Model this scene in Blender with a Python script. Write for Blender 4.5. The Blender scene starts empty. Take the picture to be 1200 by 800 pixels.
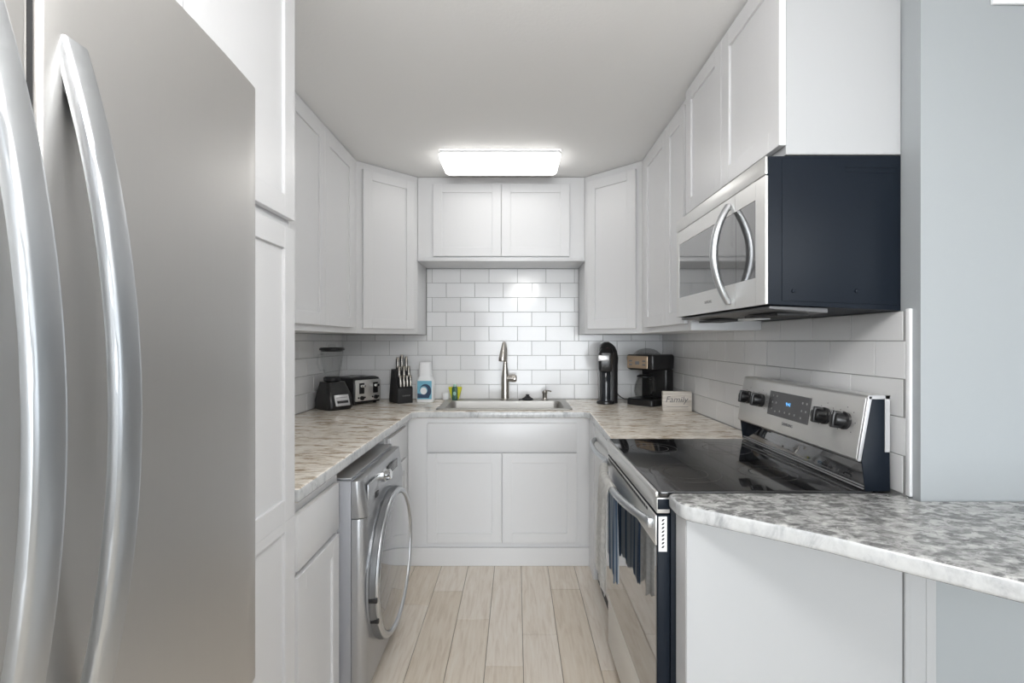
import bpy, bmesh, math, random
from mathutils import Vector, Matrix
random.seed(7)
PI = math.pi
S = bpy.context.scene
C = S.collection
# ------------------------------------------------------------------ camera, world, lights, exposure
EYE = 1.33
cam_data = bpy.data.cameras.new('camera')
cam = bpy.data.objects.new('camera', cam_data); C.objects.link(cam)
cam.location = (0, 0, EYE); cam.rotation_euler = (PI/2, 0, 0)
cam_data.sensor_width = 36; cam_data.lens = 571/1200*36
cam_data.shift_x = -5/1200; cam_data.shift_y = -0.7/1200
cam_data.clip_start = 0.02
S.camera = cam
S.view_settings.view_transform = 'Standard'; S.view_settings.look = 'None'
S.view_settings.gamma = 1; S.view_settings.use_curve_mapping = False
S.view_settings.exposure = 0.62
S.cycles.use_denoising = True
S.cycles.max_bounces = 10; S.cycles.diffuse_bounces = 6; S.cycles.glossy_bounces = 5; S.cycles.transmission_bounces = 8
S.cycles.sample_clamp_indirect = 6
w = bpy.data.worlds.new('world'); S.world = w; w.use_nodes = True
bg = w.node_tree.nodes['Background']; bg.inputs[0].default_value = (0.80, 0.90, 1.0, 1); bg.inputs[1].default_value = 0.2
def area(name, loc, rot, sx, sy, power, col):
    l = bpy.data.lights.new(name, 'AREA'); l.shape = 'RECTANGLE'; l.size = sx; l.size_y = sy
    l.energy = power; l.color = col
    o = bpy.data.objects.new(name, l); C.objects.link(o); o.location = loc; o.rotation_euler = rot
    return o
P_REAR, P_RIGHT, P_CEIL, P_FILL_FAR, P_SUN, P_FILL_NEAR = 14, 20, 2.8, 6, 1.55, 27
area('daylight_rear', (1.0, -3.52, 1.25), (PI/2, 0, 0), 4.3, 2.2, P_REAR, (0.96, 0.98, 1.0))  # unseen area lamp added behind the camera to even the lighting
area('daylight_side', (3.92, -1.2, 1.45), (PI/2, 0, PI/2), 2.4, 1.6, P_RIGHT, (0.88, 0.94, 1.0))  # unseen area lamp added at the right as cool fill

sl = bpy.data.lights.new('low_sun', 'SUN'); sl.energy = P_SUN; sl.angle = math.radians(34); sl.color = (0.92, 0.965, 1.0)  # invented sun from behind the camera, added for flat frontal light
so = bpy.data.objects.new('low_sun', sl); C.objects.link(so); so.rotation_euler = (PI/2 - math.radians(5), 0, math.radians(2)); so.location = (0, -8, 2)
# ------------------------------------------------------------------ materials
def mat(name, col=(0.8, 0.8, 0.8), rough=0.5, metal=0.0, **kw):
    m = bpy.data.materials.new(name); m.use_nodes = True
    b = m.node_tree.nodes['Principled BSDF']
    b.inputs['Base Color'].default_value = (*col, 1); b.inputs['Roughness'].default_value = rough
    b.inputs['Metallic'].default_value = metal
    for k, v in kw.items(): b.inputs[k.replace('_', ' ')].default_value = v
    m.diffuse_color = (*col, 1)
    return m
def nodes(m): return m.node_tree.nodes, m.node_tree.links, m.node_tree.nodes['Principled BSDF']
def coords(m, scale=(1, 1, 1), kind='Object'):
    N, L, b = nodes(m)
    tc = N.new('ShaderNodeTexCoord'); mp = N.new('ShaderNodeMapping'); mp.inputs['Scale'].default_value = scale
    L.new(tc.outputs[kind], mp.inputs['Vector']); return mp.outputs['Vector']
def noise(m, vec, scale, detail=3, rough=0.5, dist=0.0):
    N, L, b = nodes(m); n = N.new('ShaderNodeTexNoise')
    n.inputs['Scale'].default_value = scale; n.inputs['Detail'].default_value = detail
    n.inputs['Roughness'].default_value = rough; n.inputs['Distortion'].default_value = dist
    L.new(vec, n.inputs['Vector']); return n.outputs['Fac']
def ramp(m, fac, stops):
    N, L, b = nodes(m); r = N.new('ShaderNodeValToRGB'); e = r.color_ramp.elements
    while len(e) < len(stops): e.new(0.5)
    for i, (p, c) in enumerate(stops):
        e[i].position = p; e[i].color = (*c, 1) if len(c) == 3 else c
    L.new(fac, r.inputs['Fac']); return r.outputs['Color']
def bump(m, h, strength=0.2, dist=0.002):
    N, L, b = nodes(m); bp = N.new('ShaderNodeBump')
    bp.inputs['Strength'].default_value = strength; bp.inputs['Distance'].default_value = dist
    L.new(h, bp.inputs['Height']); L.new(bp.outputs['Normal'], b.inputs['Normal'])
def mixc(m, fac, a, c2, mode='MIX'):
    N, L, b = nodes(m); x = N.new('ShaderNodeMix'); x.data_type = 'RGBA'; x.blend_type = mode
    if isinstance(fac, float): x.inputs[0].default_value = fac
    else: L.new(fac, x.inputs[0])
    for i, v in ((6, a), (7, c2)):
        if isinstance(v, tuple): x.inputs[i].default_value = (*v, 1)
        else: L.new(v, x.inputs[i])
    return x.outputs[2]

cabinet_white = mat('cabinet_white', (0.70, 0.703, 0.712), 0.34)
bump(cabinet_white, noise(cabinet_white, coords(cabinet_white, (1, 1, 1)), 90, 2), 0.02, 0.001)
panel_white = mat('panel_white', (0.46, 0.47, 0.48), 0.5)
wall_paint = mat('wall_paint', (0.37, 0.395, 0.41), 0.75)
bump(wall_paint, noise(wall_paint, coords(wall_paint), 160, 3), 0.06, 0.001)
ceiling_paint = mat('ceiling_paint', (0.86, 0.86, 0.855), 0.9)
bump(ceiling_paint, noise(ceiling_paint, coords(ceiling_paint), 70, 4, 0.6), 0.25, 0.003)
trim_white = mat('trim_white', (0.85, 0.86, 0.87), 0.4)
grout = mat('grout', (0.33, 0.33, 0.33), 0.9)
floor_grout = mat('floor_grout', (0.28, 0.24, 0.20), 0.9)
def island_random(m):
    N, L, b = nodes(m); return N.new('ShaderNodeNewGeometry').outputs['Random Per Island']
tile_mat = mat('glazed_tile', (0.62, 0.63, 0.64), 0.14)
_c = ramp(tile_mat, island_random(tile_mat), [(0, (0.74, 0.745, 0.75)), (1, (0.80, 0.805, 0.815))])
nodes(tile_mat)[1].new(_c, nodes(tile_mat)[2].inputs['Base Color'])
bump(tile_mat, noise(tile_mat, coords(tile_mat), 9, 2), 0.18, 0.004)
plank_mat = mat('wood_look_plank', (0.6, 0.53, 0.45), 0.42)
def _plank():
    m = plank_mat; N, L, b = nodes(m)
    v = coords(m, (14, 1.3, 1)); n1 = noise(m, v, 4, 5, 0.6, 0.6)
    grain = ramp(m, n1, [(0.3, (0.66, 0.58, 0.49)), (0.5, (0.77, 0.70, 0.615)), (0.72, (0.82, 0.77, 0.70))])
    tint = ramp(m, island_random(m), [(0, (0.90, 0.87, 0.82)), (0.5, (0.98, 0.97, 0.95)), (1, (1, 1, 1))])
    L.new(mixc(m, 1.0, grain, tint, 'MULTIPLY'), b.inputs['Base Color'])
    bump(m, n1, 0.08, 0.002)
_plank()
def stone(name, light, mid, dark, sx, sy, lo, seed, sc=9, sharp=0.06):
    m = mat(name, mid, 0.17); N, L, b = nodes(m)
    mp = coords(m, (sx, sy, 1.0))
    mp.node.inputs['Location'].default_value = (seed, seed*1.7, 0)
    n1 = noise(m, mp, sc, 7, 0.68, 0.5); n2 = noise(m, mp, 34, 4, 0.6, 0.3); n3 = noise(m, mp, 3.0, 3, 0.5, 0.6)
    c1 = ramp(m, n1, [(lo-sharp*1.3, dark), (lo, mid), (lo+sharp, light), (lo+0.2, light)])
    c2 = ramp(m, n2, [(0.36, dark), (0.52, mid), (0.64, light)])
    f = ramp(m, n3, [(0.35, (0.15,)*3), (0.65, (0.6,)*3)])
    L.new(mixc(m, f, c1, c2), b.inputs['Base Color'])
    return m
stone_warm_lit = stone('granite_pattern_warm', (0.93, 0.89, 0.82), (0.78, 0.69, 0.57), (0.34, 0.26, 0.18), 0.8, 2.4, 0.465, 0, 10, 0.045)  # same stone as the bar top, with warm room light painted in
stone_cool_lit = stone('granite_pattern_grey', (0.60, 0.60, 0.585), (0.30, 0.30, 0.295), (0.12, 0.12, 0.12), 1.0, 1.5, 0.50, 5, 27, 0.05)  # same stone as the worktop, with cool daylight painted into the colour
stone_edge = stone('granite_pattern_edge', (0.60, 0.61, 0.61), (0.52, 0.53, 0.54), (0.34, 0.35, 0.36), 1.6, 1.6, 0.44, 2)
def steel(name, col, rough, sc):
    m = mat(name, col, rough, 1.0); N, L, b = nodes(m)
    n = noise(m, coords(m, sc), 6, 3)
    r = N.new('ShaderNodeMapRange'); r.inputs['To Min'].default_value = rough-0.03; r.inputs['To Max'].default_value = rough+0.04
    L.new(n, r.inputs['Value']); L.new(r.outputs['Result'], b.inputs['Roughness'])
    return m
steel_fridge = steel('brushed_steel_fridge', (0.60, 0.59, 0.575), 0.42, (60, 60, 1.2))
steel_handle = steel('satin_steel_handle', (0.58, 0.60, 0.62), 0.34, (4, 4, 4))
steel_panel = steel('brushed_steel_panel', (0.74, 0.735, 0.72), 0.36, (40, 2, 2))
nodes(steel_panel)[2].inputs['Metallic'].default_value = 0.75
steel_sink = steel('sink_steel', (0.50, 0.49, 0.47), 0.5, (3, 30, 30))
washer_grey = mat('washer_grey', (0.44, 0.45, 0.465), 0.30, 0.75)
washer_side = mat('washer_side_grey', (0.36, 0.37, 0.40), 0.45, 0.3)
chrome = mat('chrome', (0.82, 0.83, 0.84), 0.10, 1.0)
nickel = mat('brushed_nickel', (0.55, 0.52, 0.48), 0.26, 1.0)
black_glass = mat('black_glass', (0.012, 0.012, 0.013), 0.05, 0.0, Specular_IOR_Level=0.9)
oven_glass = mat('oven_glass', (0.02, 0.021, 0.025), 0.05, 0.0, Specular_IOR_Level=1.0, Coat_Weight=1.0, Coat_Roughness=0.03, Coat_IOR=1.9)
washer_glass = mat('washer_door_glass', (0.10, 0.105, 0.115), 0.06, 0.0, Coat_Weight=1.0, Coat_Roughness=0.03, Coat_IOR=2.0)
mw_glass = mat('microwave_glass', (0.06, 0.06, 0.062), 0.07, 0.0, Coat_Weight=1.0, Coat_Roughness=0.04, Coat_IOR=2.0)
navy_metal = mat('dark_painted_steel', (0.006, 0.010, 0.017), 0.45, 0.0, Specular_IOR_Level=0.2)
black_plastic = mat('black_plastic', (0.012, 0.012, 0.013), 0.28)
black_matte = mat('black_matte', (0.02, 0.02, 0.022), 0.55)
dark_gap = mat('dark_recess', (0.015, 0.015, 0.016), 0.8)
grey_plastic = mat('grey_plastic', (0.30, 0.30, 0.31), 0.4)
display_grey = mat('display_panel', (0.075, 0.075, 0.078), 0.2)
print_grey = mat('printed_grey', (0.16, 0.16, 0.17), 0.5)
burner_print = mat('burner_print', (0.035, 0.033, 0.032), 0.3)
print_light = mat('printed_light', (0.30, 0.30, 0.30), 0.5)
white_plastic = mat('white_plastic', (0.82, 0.83, 0.84), 0.35)
silver_plastic = mat('silver_plastic', (0.62, 0.62, 0.63), 0.35, 0.6)
bronze_panel = mat('bronze_panel', (0.50, 0.38, 0.27), 0.35, 0.7)
label_blue = mat('label_blue', (0.16, 0.42, 0.56), 0.4)
label_navy = mat('label_navy', (0.02, 0.05, 0.11), 0.4)
bottle_green = mat('bottle_green', (0.015, 0.09, 0.055), 0.35)
sponge_yellow = mat('sponge_yellow', (0.62, 0.60, 0.04), 0.9)
cream_wood = mat('whitewashed_wood', (0.62, 0.58, 0.53), 0.7)
_c = ramp(cream_wood, noise(cream_wood, coords(cream_wood, (2, 2, 40)), 3, 3), [(0.35, (0.5, 0.46, 0.41)), (0.6, (0.7, 0.66, 0.61))])
nodes(cream_wood)[1].new(_c, nodes(cream_wood)[2].inputs['Base Color'])
def cloth(name, a, c2, sc):
    m = mat(name, a, 0.95); n = noise(m, coords(m, sc), 1.0, 2, 0.5)
    c = ramp(m, n, [(0.42, a), (0.55, c2)]); nodes(m)[1].new(c, nodes(m)[2].inputs['Base Color'])
    bump(m, noise(m, coords(m), 260, 3), 0.5, 0.003); return m
towel_white = cloth('towel_white', (0.93, 0.92, 0.89), (0.82, 0.81, 0.78), (30, 60, 60))
towel_blue = cloth('towel_blue', (0.16, 0.26, 0.42), (0.78, 0.84, 0.90), (1, 38, 1.5))
def emis(name, col, s):
    m = mat(name, col, 0.5); b = nodes(m)[2]
    b.inputs['Emission Color'].default_value = (*col, 1); b.inputs['Emission Strength'].default_value = s; return m
lamp_diffuser = emis('lamp_diffuser', (1.0, 0.985, 0.96), P_CEIL)
digit_blue = emis('digit_blue', (0.15, 0.50, 1.0), 0.7)
def clear(name, ior=1.45, tint=(1, 1, 1)):
    m = bpy.data.materials.new(name); m.use_nodes = True; N = m.node_tree.nodes; L = m.node_tree.links
    N.remove(N['Principled BSDF']); o = N['Material Output']
    t = N.new('ShaderNodeBsdfTransparent'); t.inputs[0].default_value = (*tint, 1)
    g = N.new('ShaderNodeBsdfGlossy'); g.inputs['Roughness'].default_value = 0.04
    f = N.new('ShaderNodeLayerWeight'); f.inputs[0].default_value = 0.18
    f2 = N.new('ShaderNodeMath'); f2.operation = 'MULTIPLY'; f2.inputs[1].default_value = ior-1.0
    L.new(f.outputs['Facing'], f2.inputs[0])
    x = N.new('ShaderNodeMixShader'); L.new(f2.outputs[0], x.inputs[0]); L.new(t.outputs[0], x.inputs[1]); L.new(g.outputs[0], x.inputs[2])
    L.new(x.outputs[0], o.inputs[0]); return m
clear_glass = clear('clear_glass', 1.45, (0.95, 0.96, 0.96))
jar_glass = clear('jar_glass', 1.4, (0.95, 0.955, 0.955))
window_glass = clear('window_glass', 1.3)

# ------------------------------------------------------------------ mesh helpers
ORIG = {}
def obj(name, bm, m, parent=None, M=None, smooth=30):
    """link bm as one mesh; if the parent's root was made with world=True, vertices are world coordinates"""
    if M is not None: bm.transform(M)
    root = parent
    off = ORIG.get(parent.name) if parent else None
    if off is not None: bm.transform(Matrix.Translation(-Vector(off)))
    me = bpy.data.meshes.new(name)
    bmesh.ops.recalc_face_normals(bm, faces=bm.faces[:])
    bm.to_mesh(me); bm.free()
    if smooth:
        for p in me.polygons: p.use_smooth = True
        me.set_sharp_from_angle(angle=math.radians(smooth))
    for mm in (m if isinstance(m, (list, tuple)) else [m]): me.materials.append(mm)
    o = bpy.data.objects.new(name, me); C.objects.link(o)
    if parent:
        o.parent = parent
        if off is not None: ORIG[o.name] = off
    return o
def thing(name, label, cat, loc=(0, 0, 0), rz=0, group=None, world=False):
    o = bpy.data.objects.new(name, None); C.objects.link(o); o.empty_display_size = 0.05
    o.location = loc; o.rotation_euler = (0, 0, rz); o['label'] = label; o['category'] = cat
    if group: o['group'] = group
    if world: ORIG[o.name] = tuple(loc)
    return o
def tag(o, label, cat, group=None):
    o['label'] = label; o['category'] = cat
    if group: o['group'] = group
    return o
def struct(name, bm, m, parent=None, **k):
    o = obj(name, bm, m, parent, **k)
    if not parent: o['kind'] = 'structure'
    return o
def NB(): return bmesh.new()
def box(bm, x0, x1, y0, y1, z0, z1, bev=0.0, seg=2, mi=0, M=None):
    x0, x1 = sorted((x0, x1)); y0, y1 = sorted((y0, y1)); z0, z1 = sorted((z0, z1))
    mt = Matrix.Translation(((x0+x1)/2, (y0+y1)/2, (z0+z1)/2)) @ Matrix.Diagonal((x1-x0, y1-y0, z1-z0, 1))
    if M is not None: mt = M @ mt
    r = bmesh.ops.create_cube(bm, size=1, matrix=mt); vs = r['verts']
    fs = {f for v in vs for f in v.link_faces}
    if bev > 0:
        es = list({e for v in vs for e in v.link_edges})
        rr = bmesh.ops.bevel(bm, geom=es, offset=bev, segments=seg, profile=0.5, affect='EDGES', clamp_overlap=True)
        fs = {f for f in fs if f.is_valid} | set(rr['faces'])
    for f in fs: f.material_index = mi
    return bm
def frame(d):
    d = Vector(d).normalized(); a = Vector((0, 0, 1)) if abs(d.z) < 0.9 else Vector((1, 0, 0))
    u = d.cross(a).normalized(); return u, d.cross(u).normalized()
def tube(bm, pts, r, n=12, cap=True, mi=0):
    pts = [Vector(p) for p in pts]; rs = r if isinstance(r, (list, tuple)) else [r]*len(pts)
    rings = []; up = None
    for i, p in enumerate(pts):
        d = (pts[min(i+1, len(pts)-1)] - pts[max(i-1, 0)]).normalized()
        if up is None: u, v = frame(d)
        else:
            u = (up - d*up.dot(d)).normalized(); v = d.cross(u)
        up = u
        rings.append([bm.verts.new(p + rs[i]*(math.cos(2*PI*k/n)*u + math.sin(2*PI*k/n)*v)) for k in range(n)])
    for a, b in zip(rings, rings[1:]):
        for k in range(n): bm.faces.new((a[k], a[(k+1) % n], b[(k+1) % n], b[k])).material_index = mi
    if cap:
        bm.faces.new(rings[0]).material_index = mi; bm.faces.new(rings[-1]).material_index = mi
    return bm
def lathe(bm, prof, n=32, M=None, mi=0, cap=True):
    """prof: (r, z) list, around local z"""
    M = M or Matrix(); rings = []
    for r, z in prof:
        rings.append([bm.verts.new(M @ Vector((r*math.cos(2*PI*k/n), r*math.sin(2*PI*k/n), z))) for k in range(n)] if r > 1e-6 else [bm.verts.new(M @ Vector((0, 0, z)))])
    for a, b in zip(rings, rings[1:]):
        for k in range(n):
            q = [a[k % len(a)], a[(k+1) % len(a)], b[(k+1) % len(b)], b[k % len(b)]]
            q = list(dict.fromkeys(q))
            if len(q) > 2: bm.faces.new(q).material_index = mi
    if cap:
        for r in (rings[0], rings[-1]):
            if len(r) > 2: bm.faces.new(r).material_index = mi
    return bm
def prism(bm, poly, z0, z1, M=None, mi=0, bev=0):
    M = M or Matrix()
    a = [bm.verts.new(M @ Vector((x, y, z0))) for x, y in poly]; b = [bm.verts.new(M @ Vector((x, y, z1))) for x, y in poly]
    fs = [bm.faces.new(a[::-1]), bm.faces.new(b)]
    n = len(poly)
    for i in range(n): fs.append(bm.faces.new((a[i], a[(i+1) % n], b[(i+1) % n], b[i])))
    for f in fs: f.material_index = mi
    if bev:
        es = list({e for v in a+b for e in v.link_edges})
        bmesh.ops.bevel(bm, geom=es, offset=bev, segments=2, profile=0.5, affect='EDGES', clamp_overlap=True)
    return bm
def plate(loops, z0, z1, bev, seg=3):
    """extruded outline(s) (first outer, others holes) with rounded edges -> bmesh"""
    cu = bpy.data.curves.new('outline', 'CURVE'); cu.dimensions = '2D'; cu.fill_mode = 'BOTH'
    for lp in loops:
        sp = cu.splines.new('POLY'); sp.points.add(len(lp)-1); sp.use_cyclic_u = True
        for p, (x, y) in zip(sp.points, lp): p.co = (x, y, 0, 1)
    cu.extrude = (z1-z0)/2 - bev; cu.bevel_depth = bev; cu.bevel_resolution = seg; cu.offset = -bev
    o = bpy.data.objects.new('outline', cu); C.objects.link(o)
    me = bpy.data.meshes.new_from_object(o.evaluated_get(bpy.context.evaluated_depsgraph_get()))
    bpy.data.objects.remove(o); bpy.data.curves.remove(cu)
    bm = bmesh.new(); bm.from_mesh(me); bpy.data.meshes.remove(me)
    bm.transform(Matrix.Translation((0, 0, (z0+z1)/2)))
    bmesh.ops.remove_doubles(bm, verts=bm.verts[:], dist=1e-5)
    return bm
def rrect(x0, x1, y0, y1, r, n=5):
    out = []
    for cx, cy, a in ((x1-r, y1-r, 0), (x0+r, y1-r, PI/2), (x0+r, y0+r, PI), (x1-r, y0+r, 3*PI/2)):
        for k in range(n+1): out.append((cx+r*math.cos(a+PI/2*k/n), cy+r*math.sin(a+PI/2*k/n)))
    return out
def text_bm(s, size, M, extrude=0.0004, shear=0.0):
    cu = bpy.data.curves.new('t', 'FONT'); cu.body = s; cu.size = size; cu.extrude = extrude; cu.shear = shear
    cu.align_x = 'CENTER'; cu.align_y = 'CENTER'
    o = bpy.data.objects.new('t', cu); C.objects.link(o)
    me = bpy.data.meshes.new_from_object(o.evaluated_get(bpy.context.evaluated_depsgraph_get()))
    bpy.data.objects.remove(o); bpy.data.curves.remove(cu)
    bm = bmesh.new(); bm.from_mesh(me); bpy.data.meshes.remove(me); bm.transform(M); return bm
def sq(bm, rings, mi=0, cap=True):
    """loft of rounded rectangles: (z, hx, hy, r, cx, cy)"""
    rv = [[bm.verts.new((cx+x, cy+y, z)) for x, y in rrect(-hx, hx, -hy, hy, r, 4)] for z, hx, hy, r, cx, cy in rings]
    for a, b in zip(rv, rv[1:]):
        for k in range(len(a)): bm.faces.new((a[k], a[(k+1) % len(a)], b[(k+1) % len(a)], b[k])).material_index = mi
    if cap: bm.faces.new(rv[0]); bm.faces.new(rv[-1])
    return bm
def RZ(a): return Matrix.Rotation(a, 4, 'Z')
def RX(a): return Matrix.Rotation(a, 4, 'X')
def RY(a): return Matrix.Rotation(a, 4, 'Y')
def T(x, y, z): return Matrix.Translation((x, y, z))

# ------------------------------------------------------------------ the room
XL, XR, YB, ZC = -1.2535, 1.054, 3.50, 2.40
CT = 0.915
struct('floor', box(NB(), -1.5, 4.0, -3.6, 3.7, -0.12, -0.004), floor_grout)
bm = NB()
X0F, PW, PL = 0.0287, 0.1565, 1.22
joints = {-3: 2.46, -2: 2.59, -1: 2.327, 0: 1.995, 1: 2.21, 2: 2.609, 3: 1.969, -4: 2.1, 4: 2.5}
for c in range(-9, 24):
    xa = X0F + (c-1)*PW; jy = joints.get(c-0, 2.0 + ((c*0.618) % 1)*1.2)
    y = jy - PL*6
    while y < 3.6:
        a, b = max(y, -3.4), min(y+PL, 3.6)
        if b-a > 0.02: box(bm, xa+0.0014, xa+PW-0.0014, a+0.0014, b-0.0014, -0.008, 0, 0.0008, 1)
        y += PL
fl = obj('floor_planks', bm, plank_mat, bpy.data.objects['floor'])
struct('ceiling', box(NB(), -1.5, 4.0, -3.6, 3.7, ZC, ZC+0.15), ceiling_paint)
struct('wall_back', box(NB(), -1.4, 1.2, YB, YB+0.12, 0, ZC), wall_paint)
struct('wall_left', box(NB(), XL-0.12, XL, -3.4, YB+0.1, 0, ZC), wall_paint)
struct('wall_right', box(NB(), XR, XR+0.11, 1.27, YB+0.1, 0, ZC), wall_paint)
struct('wall_dining', box(NB(), XR+0.11, 3.8, 1.27, 1.39, 0, ZC), wall_paint)
def wall_with_window(name, u0, u1, w0, w1, z0, z1, fix, thick, axis, n):
    """a wall with one window hole; axis 'x' runs along x at y=fix, 'y' runs along y at x=fix"""
    bm = NB()
    def b2(a0, a1, c0, c1):
        if axis == 'x': box(bm, a0, a1, fix, fix+thick, c0, c1)
        else: box(bm, fix, fix+thick, a0, a1, c0, c1)
    b2(u0, w0, 0, ZC); b2(w1, u1, 0, ZC); b2(w0, w1, 0, z0); b2(w0, w1, z1, ZC)
    struct(name, bm, wall_paint)
    bm = NB(); f = 0.05; mid = (w0+w1)/2
    def b3(a0, a1, c0, c1, d0=0.02, d1=0.07, mm=bm):
        s = 1 if thick > 0 else -1
        if axis == 'x': box(mm, a0, a1, fix+s*d0, fix+s*d1, c0, c1, 0.003, 1)
        else: box(mm, fix+s*d0, fix+s*d1, a0, a1, c0, c1, 0.003, 1)
    b3(w0, w0+f, z0, z1); b3(w1-f, w1, z0, z1); b3(w0+f, w1-f, z0, z0+f); b3(w0+f, w1-f, z1-f, z1); b3(mid-0.03, mid+0.03, z0+f, z1-f)
    wn = struct('window_%d' % n, bm, trim_white)
    g = NB(); b3(w0+f, w1-f, z0+f, z1-f, 0.042, 0.046, g)
    obj('window_pane', g, window_glass, wn)
wall_with_window('wall_rear', -1.3735, 3.9, -1.15, 3.2, 0.08, 2.34, -3.3, -0.12, 'x', 1)  # unseen rear opening, invented and made wide to let fill light in
wall_with_window('wall_side', -3.42, 1.39, -2.4, 0.0, 0.65, 2.2, 3.8, 0.12, 'y', 2)  # unseen side opening, invented to let fill light in

# tiles: each wall's tiles are one mesh of separately tilted glazed pieces
RH = (EYE-CT)/4.0; TW = 0.2041
def tile_wall(parent, umin, umax, zt, u0, place, zmin=CT, par=0):
    bm = NB(); r = 0; z = zmin
    zz = CT; k = 0
    while zz < zt-0.01:
        if zz < zmin-0.001:
            zz += RH; k += 1; continue
        z1 = min(zz+RH, zt(0) if callable(zt) else zt)
        off = u0 + ((k+par) % 2)*TW/2
        n0 = int((umin-off)//TW)-1; u = off+n0*TW
        while u < umax:
            a, b = max(u, umin)+0.0012, min(u+TW, umax)-0.0012
            if b-a > 0.012:
                cx, cz = (a+b)/2, (zz+z1)/2
                R = RX(random.uniform(-1, 1)*0.006) @ RZ(random.uniform(-1, 1)*0.006)
                M = place @ T(cx, 0, cz) @ R
                box(bm, -(b-a)/2, (b-a)/2, -0.006, 0.0, -(z1-zz)/2+0.0012, (z1-zz)/2-0.0012, 0.0012, 1, 0, M)
            u += TW
        zz += RH; k += 1
    return bm
# back wall: local x = world x, local -y towards camera
u_ref = -0.5014
wb = bpy.data.objects['wall_back']
bm = tile_wall(wb, XL+0.001, XR-0.001, EYE, u_ref, T(0, YB-0.001, 0), par=1)
for ua, ub, zt in ((XL+0.001, -0.644, 1.374), (-0.642, 0.4465, 1.846), (0.4485, XR-0.001, 1.374)):
    b2 = tile_wall(wb, ua, ub, zt, u_ref, T(0, YB-0.001, 0), EYE, par=1)
    me_ = bpy.data.meshes.new('tmp'); b2.to_mesh(me_); b2.free(); bm.from_mesh(me_); bpy.data.meshes.remove(me_)
obj('tile_backsplash', bm, tile_mat, wb)
obj('grout', box(NB(), XL, XR, YB-0.004, YB+0.001, CT-0.03, 1.372), grout, wb)
obj('grout', box(NB(), -0.647, 0.452, YB-0.0038, YB+0.001, 1.372, 1.846), grout, wb)
wl = bpy.data.objects['wall_left']
obj('tile_backsplash', tile_wall(wl, 1.37, YB-0.008, 1.374, 3.1, T(XL+0.001, 0, 0) @ RZ(PI/2)), tile_mat, wl)
obj('grout', box(NB(), XL-0.001, XL+0.004, 1.365, YB-0.005, CT-0.03, 1.372), grout, wl)
wr = bpy.data.objects['wall_right']
obj('tile_backsplash', tile_wall(wr, -(YB-0.008), -1.312, 1.4115, -1.525, T(XR-0.001, 0, 0) @ RZ(-PI/2)), tile_mat, wr)
obj('grout', box(NB(), XR-0.004, XR+0.001, 1.312, YB-0.005, CT-0.03, 1.411), grout, wr)
struct('trim_1', box(NB(), XR-0.009, XR-0.0003, 1.294, 1.309, CT+0.0005, 1.4165, 0.002, 2), trim_white)

# wall vent at the top right
bm = NB(); vx0, vx1, vz0, vz1, vy = 1.234, 1.60, 2.203, 2.36, 1.269
box(bm, vx0, vx1, vy-0.008, vy, vz0, vz0+0.02, 0.002); box(bm, vx0, vx1, vy-0.008, vy, vz1-0.02, vz1, 0.002)
box(bm, vx0, vx0+0.02, vy-0.008, vy, vz0+0.02, vz1-0.02, 0.002); box(bm, vx1-0.02, vx1, vy-0.008, vy, vz0+0.02, vz1-0.02, 0.002)
vent = tag(obj('wall_vent', bm, trim_white), 'white rectangular vent cover high on the painted wall, cut off by the frame', 'vent')
bm = NB(); z = vz0+0.027
while z < vz1-0.03:
    box(bm, vx0+0.02, vx1-0.02, vy-0.006, vy-0.001, z, z+0.007); z += 0.013
obj('louvre', bm, trim_white, vent)

# ------------------------------------------------------------------ cabinets
DT = 0.019
def door_bm(wd, h, M, rail=0.058, bm=None):
    bm = bm or NB()
    b = 0.0012
    box(bm, 0, rail, -DT, 0, 0, h, b, 1, 0, M); box(bm, wd-rail, wd, -DT, 0, 0, h, b, 1, 0, M)
    box(bm, rail, wd-rail, -DT, 0, 0, rail, b, 1, 0, M); box(bm, rail, wd-rail, -DT, 0, h-rail, h, b, 1, 0, M)
    box(bm, rail-0.002, wd-rail+0.002, -DT+0.008, -0.001, rail-0.002, h-rail+0.002, 0, 1, 0, M)
    return bm
def door_at(parent, name, wd, h, x, y, z, rz, rail=0.058):
    return obj(name, door_bm(wd, h, T(x, y, z) @ RZ(rz), rail), cabinet_white, parent)
G = 'white shaker cabinets'
UZ0, UZ1 = 1.375, 2.397
FXL, FXR = -0.9465, 0.746   # face-box planes of the upper cabinets
DZ0 = UZ0+0.030; DH = UZ1-0.042-DZ0
def upper_side(label, side, y0, y1, seams, z0=UZ0, z1=UZ1, dz0=DZ0, fx=None, dh=None):
    fx = fx if fx is not None else (FXL if side < 0 else FXR)
    xw = XL+0.002 if side < 0 else XR-0.002
    if z0 < 1.5: xw += 0.006 if side < 0 else -0.006
    t = thing('wall_cabinet', label, 'cabinet', ((fx+xw)/2, (y0+y1)/2, z0), 0, None, True)
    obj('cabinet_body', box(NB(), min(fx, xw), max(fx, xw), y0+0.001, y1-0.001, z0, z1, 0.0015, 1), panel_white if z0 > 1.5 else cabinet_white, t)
    for a, b in seams:
        hh = dh or DH
        if side < 0: door_at(t, 'door', b-a, hh, fx+0.001, a, dz0, PI/2)
        else: door_at(t, 'door', b-a, hh, fx-0.001, b, dz0, -PI/2)
    return t
upper_side('tall white upper cabinet pair of doors on the left wall, above the blender', -1, 1.965, 2.885, [(1.99, 2.3615), (2.3645, 2.775)])
upper_side('white upper cabinet on the left wall nearest the tall pantry', -1, 1.364, 1.963, [(1.385, 1.945)])
upper_side('narrow tall white upper cabinet on the right wall between corner and microwave', 1, 2.078, 2.885, [(2.115, 2.3705), (2.3735, 2.765)])
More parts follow.
